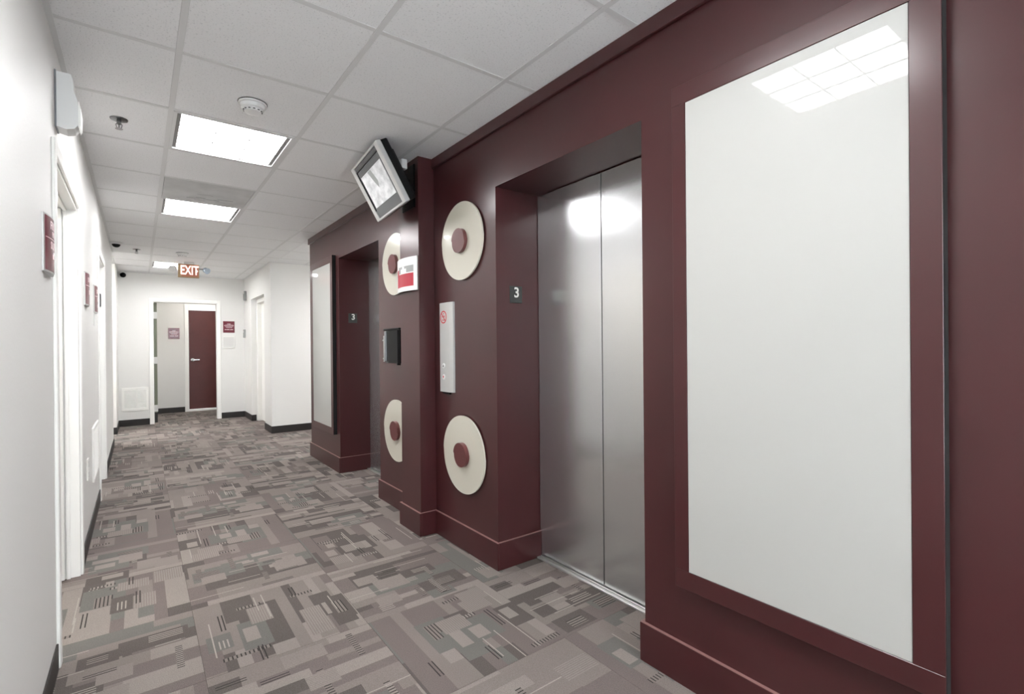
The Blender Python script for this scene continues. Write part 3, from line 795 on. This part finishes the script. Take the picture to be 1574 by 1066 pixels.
curved_sign('middle curved burgundy sign, alone on the left wall between the doors', 3.93, 1.487, [('SUITE', .155, .040), ('IIIII', .08, .04)])
s3 = curved_sign('farthest curved burgundy sign on the left wall, just before the second door', 4.71, 1.487, [('SUITE', .155, .040), ('IIIII', .095, .035), ('IIIII', .05, .035)])
o = obj('paper_slip', box(bm_new(), (XL, 4.735, 1.39), (XL + .004, 4.84, 1.485), .001), 'white_plastic'); tag(o, 'small white slip hanging under the farthest left-wall sign', 'paper')

# wall-mounted white unit high on the left wall
t = thing('emergency_light', 'white bulging wall-mounted unit high on the left wall by the ceiling', 'emergency light', (XL, 2.72, 2.112))
def bulge(y, s=1.0, grow=0.0):
    pts = [(XL, y, 2.112), (XL + .035, y, 2.104), (XL + .060, y, 2.112), (XL + .071 * s + grow, y, 2.130), (XL + .073 * s + grow, y, 2.19), (XL + .068 * s + grow, y, 2.235), (XL + .058 + grow, y, 2.268), (XL + .056, y, 2.31), (XL + .050, y, 2.33), (XL, y, 2.33)]
    return pts
bm = bm_new(); prism(bm, bulge(2.675), (0, .085, 0)); obj('body', bm, 'white_plastic', t)
bm = bm_new(); prism(bm, [(XL + .074, 2.672, 2.118), (XL + .079, 2.672, 2.13), (XL + .080, 2.672, 2.185), (XL + .075, 2.672, 2.225), (XL + .072, 2.672, 2.225), (XL + .072, 2.672, 2.118)], (0, .090, 0)); obj('lens_strip', bm, 'white_trim', t, label='bright front rim')  # rim whiter than the body, its lit look put into the colour
obj('backplate', box(bm_new(), (XL, 2.670, 2.108), (XL + .006, 2.765, 2.334), .001), 'grey_plastic', t)

# left wall low return grille and outlet
t = thing('wall_grille', 'white louvred grille low on the left wall between the doors', 'wall grille', (XL, 4.68, .31))
bm = bm_new(); y0, y1, z0, z1 = 4.42, 4.95, .31, .68
for lo, hi in (((XL, y0, z0), (XL + .012, y1, z0 + .025)), ((XL, y0, z1 - .025), (XL + .012, y1, z1)), ((XL, y0, z0 + .025), (XL + .012, y0 + .025, z1 - .025)), ((XL, y1 - .025, z0 + .025), (XL + .012, y1, z1 - .025))): box(bm, lo, hi, .003)
obj('frame', bm, 'white_trim', t)
n = 16
for k in range(n):
    z = z0 + .03 + (z1 - z0 - .06) * k / (n - 1)
    bm = bm_new(); prism(bm, [(XL + .001, y0 + .026, z + .006), (XL + .010, y0 + .026, z - .006), (XL + .012, y0 + .026, z - .004), (XL + .003, y0 + .026, z + .008)], (0, y1 - y0 - .052, 0)); obj('slat', bm, 'white_trim', t)
t = thing('wall_outlet', 'white outlet plate low on the left wall nearest the first door', 'outlet', (XL, 4.02, .40))
obj('cover_plate', box(bm_new(), (XL, 3.985, .415), (XL + .007, 4.060, .545), .002), 'white_trim', t)
for z in (.448, .512): obj('socket', box(bm_new(), (XL + .007, 4.006, z - .016), (XL + .010, 4.040, z + .016), .001), 'offwhite_plastic', t)

# ================================================================== FAR WALL ITEMS
YF = 9.95
t = thing('wall_return_grille', 'white louvred return grille low on the far wall left of the doorway', 'wall grille', (-.045, YF, .23))
x0, x1, z0, z1 = -.222, .122, .235, .605; bm = bm_new()
for lo, hi in (((x0, z0), (x1, z0 + .036)), ((x0, z1 - .036), (x1, z1)), ((x0, z0 + .036), (x0 + .034, z1 - .036)), ((x1 - .034, z0 + .036), (x1, z1 - .036))): box(bm, (lo[0], YF - .012, lo[1]), (hi[0], YF, hi[1]), .003)
obj('frame', bm, 'white_trim', t)
obj('duct_back', box(bm_new(), (x0 + .034, YF - .002, z0 + .036), (x1 - .034, YF - .0005, z1 - .036)), 'dust', t)
for k in range(14):
    z = z0 + .044 + (z1 - z0 - .09) * k / 13
    bm = bm_new(); prism(bm, [(x0 + .034, YF - .003, z + .007), (x0 + .034, YF - .011, z - .006), (x0 + .034, YF - .012, z - .003), (x0 + .034, YF - .004, z + .010)], (x1 - x0 - .068, 0, 0)); obj('slat', bm, 'white_trim', t)
obj('centre_mullion', box(bm_new(), (-.035, YF - .013, z0 + .036), (-.022, YF - .004, z1 - .036)), 'white_trim', t)
def flat_sign(label, x0, x1, z0, z1, y):
    t = thing('suite_sign', label, 'sign', ((x0 + x1) / 2, y, z0), 'square burgundy suite signs')
    obj('sign_board', box(bm_new(), (x0, y - .008, z0), (x1, y, z1), .002), 'sign_red', t)
    bm = bm_new(); W_ = x1 - x0; H_ = z1 - z0; r = random.Random(int(y * 10))
    def line(u0, u1, v, hgt, wave=0):
        u = u0
        while u < u1:
            l = r.uniform(.02, .045)
            dz = wave * (1 - ((u - .5) / .4) ** 2)
            box(bm, (x0 + u * W_, y - .0092, z0 + (v + dz) * H_), (x0 + min(u + l, u1) * W_, y - .008, z0 + (v + dz + hgt * r.uniform(.8, 1.1)) * H_))
            u += l + .014
    line(.35, .65, .74, .05); line(.10, .92, .60, .06, .04); line(.16, .86, .50, .05, .03); line(.26, .78, .42, .045)
    line(.14, .55, .23, .07); line(.60, .86, .23, .07)
    obj('lettering', bm, 'sign_text', t, kind='stuff')
flat_sign('square burgundy sign right of the far doorway', 1.180, 1.356, 1.490, 1.690, YF)
flat_sign('square burgundy sign beside the red door beyond the doorway', .452, .630, 1.406, 1.612, 11.45)
t = thing('notice_frame', 'blank pale square frame under the burgundy sign on the far wall', 'picture frame', (1.263, YF, 1.21))
x0, x1, z0, z1 = 1.167, 1.360, 1.212, 1.425; bm = bm_new(); f = .014
for lo, hi in (((x0, z0), (x1, z0 + f)), ((x0, z1 - f), (x1, z1)), ((x0, z0 + f), (x0 + f, z1 - f)), ((x1 - f, z0 + f), (x1, z1 - f))): box(bm, (lo[0], YF - .012, lo[1]), (hi[0], YF, hi[1]), .002)
obj('frame', bm, 'white_trim', t)
obj('insert', box(bm_new(), (x0 + f, YF - .006, z0 + f), (x1 - f, YF, z1 - f)), 'offwhite_plastic', t)
# devices on the side wall near the corner
XS = 1.51
t = thing('alarm_strobe', 'small grey alarm device high on the side wall left of the white door', 'alarm device', (XS, 9.75, 2.04))
obj('housing', box(bm_new(), (XS - .035, 9.69, 2.05), (XS, 9.80, 2.21), .004), 'grey_device', t)
obj('lens', box(bm_new(), (XS - .055, 9.715, 2.16), (XS - .035, 9.775, 2.20), .004), 'offwhite_plastic', t)
t = thing('thermostat', 'small grey thermostat on the side wall beside the white door', 'thermostat', (XS, 9.85, 1.40))
obj('housing', box(bm_new(), (XS - .025, 9.82, 1.40), (XS, 9.91, 1.545), .004), 'grey_device', t)
obj('dial', box(bm_new(), (XS - .029, 9.84, 1.49), (XS - .025, 9.89, 1.525), .001), 'offwhite_plastic', t)

# ================================================================== EXIT SIGN
ye = 8.35
t = thing('exit_sign', 'lit EXIT sign hanging from the ceiling with a lamp head on each side', 'exit sign', (.575, ye, CH))
x0, x1, z0, z1 = .448, .700, 2.218, 2.405
obj('canopy', box(bm_new(), (.52, ye - .02, 2.405), (.64, ye + .05, CH - .005), .003), 'offwhite_plastic', t)
hb = obj('housing', box(bm_new(), (x0, ye - .02, z0), (x1, ye + .04, z1), .004), 'gold', t, label='tan metal housing')
obj('face', box(bm_new(), (x0 + .040, ye - .024, z0 + .012), (x1 - .012, ye - .02, z1 - .008), .001), 'exit_face', t)
bm = text_mesh('EXIT', .178, basis((1, 0, 0), (0, 0, 1), (0, 0, 0)), .001, .0035)
for v_ in bm.verts: v_.co = Vector((v_.co.x * .60 + x0 + .135, v_.co.y + ye - .0255, v_.co.z + (z0 + z1) / 2 + .002))
obj('lettering', bm, 'exit_glow', t, label='glowing pink-white EXIT letters')
bm = bm_new(); cz = (z0 + z1) / 2
prism(bm, [(x1 - .030, ye - .0242, cz - .022), (x1 - .016, ye - .0242, cz), (x1 - .030, ye - .0242, cz + .022)], (0, -.0012, 0)); obj('arrow_mark', bm, 'exit_glow', t)
for s, xx in ((-1, x0 - .045), (1, x1 + .075)):
    bm = bm_new(); box(bm, (min(xx, x0 if s < 0 else x1), ye, 2.345), (max(xx, x0 if s < 0 else x1), ye + .02, 2.357), .002)
    hd = obj('lamp_head', bm, 'grey_plastic', t)
    bm = bm_new(); cyl(bm, (xx, ye + .03, 2.345), (s * .45, -.8, -.35), .034, .055, 24, r2=.042, bev=.002)
    obj('lamp_cup', bm, 'offwhite_plastic' if s < 0 else 'lens', hd, smooth=True)

# ================================================================== CEILING DEVICES
def smoke(label, x, y, r):
    t = thing('smoke_detector', label, 'smoke detector', (x, y, CH), 'smoke detectors')
    bm = bm_new(); cyl(bm, (x, y, CH), '-z', r * 1.02, .0025, 36); obj('mounting_gap', bm, 'dark_grey', t)
    bm = bm_new(); lathe(bm, (x, y, CH - .0025), [(r * .98, 0), (r, .008), (r * .9, .010)], 36, '-z'); obj('base_ring', bm, 'white_plastic', t, smooth=True)
    bm = bm_new(); lathe(bm, (x, y, CH - .0115), [(r * .86, 0), (r * .8, .016), (r * .62, .022), (r * .58, .034), (r * .3, .040)], 36, '-z'); obj('cover', bm, 'white_plastic', t, smooth=True)
    for k in range(12):
        a = 2 * math.pi * k / 12; c_ = (x + r * .60 * math.cos(a), y + r * .60 * math.sin(a), CH - .040)
        bm = bm_new(); cyl(bm, (c_[0], c_[1], c_[2] + .002), '-z', r * .085, .003, 8); obj('slot', bm, 'dark_grey', t)
smoke('nearer smoke detector on the ceiling beside the largest light', .467, 2.765, .066)
smoke('farther smoke detector on the ceiling in front of the exit sign', .457, 7.62, .066)
def sprinkler(label, x, y):
    t = thing('sprinkler_head', label, 'sprinkler', (x, y, CH), 'ceiling sprinkler heads')
    bm = bm_new(); lathe(bm, (x, y, CH + .0005), [(.040, 0), (.038, .005), (.018, .008)], 28, '-z'); obj('escutcheon', bm, 'chrome_dark', t, smooth=True)
    bm = bm_new(); cyl(bm, (x, y, CH - .0075), '-z', .010, .02, 16)
    for s in (-1, 1):
        prism(bm, [(x + s * .010, y - .002, CH - .022), (x + s * .015, y - .002, CH - .030), (x + s * .012, y - .002, CH - .045), (x + s * .003, y - .002, CH - .052), (x + s * .001, y - .002, CH - .049), (x + s * .009, y - .002, CH - .043), (x + s * .011, y - .002, CH - .031)], (0, .004, 0))
    cyl(bm, (x, y, CH - .0275), '-z', .003, .022, 10); obj('frame', bm, 'chrome_dark', t)
    bm = bm_new(); cyl(bm, (x, y, CH - .051), '-z', .017, .0015, 20); obj('deflector', bm, 'chrome', t)
sprinkler('nearer chrome sprinkler head left of the largest ceiling light', -.073, 3.367)
sprinkler('farther sprinkler head between the dome camera and the exit sign', -.01, 7.64)
def dome(label, x, y, z, ax):
    t = thing('dome_camera', label, 'security camera', (x, y, z), 'dome cameras')
    bm = bm_new(); lathe(bm, (x, y, z), [(.062, 0), (.060, .018), (.046, .026)], 32, ax); obj('housing', bm, 'white_plastic', t, smooth=True)
    s = {'-z': (0, 0, -1), '-y': (0, -1, 0)}[ax]; c_ = (x + s[0] * .0255, y + s[1] * .0255, z + s[2] * .0255)
    bm = bm_new(); lathe(bm, c_, [(.040, 0), (.038, .012), (.030, .024), (.018, .032), (.004, .035)], 28, ax); obj('dome', bm, 'black_gloss', t, smooth=True, label='black dome')
dome('dome camera on the ceiling in the left corner of the corridor', -.195, 7.25, CH, '-z')
dome('round dark camera at the top left of the far wall', -.187, YF, 2.385, '-y')
print('objects', len(bpy.data.objects))
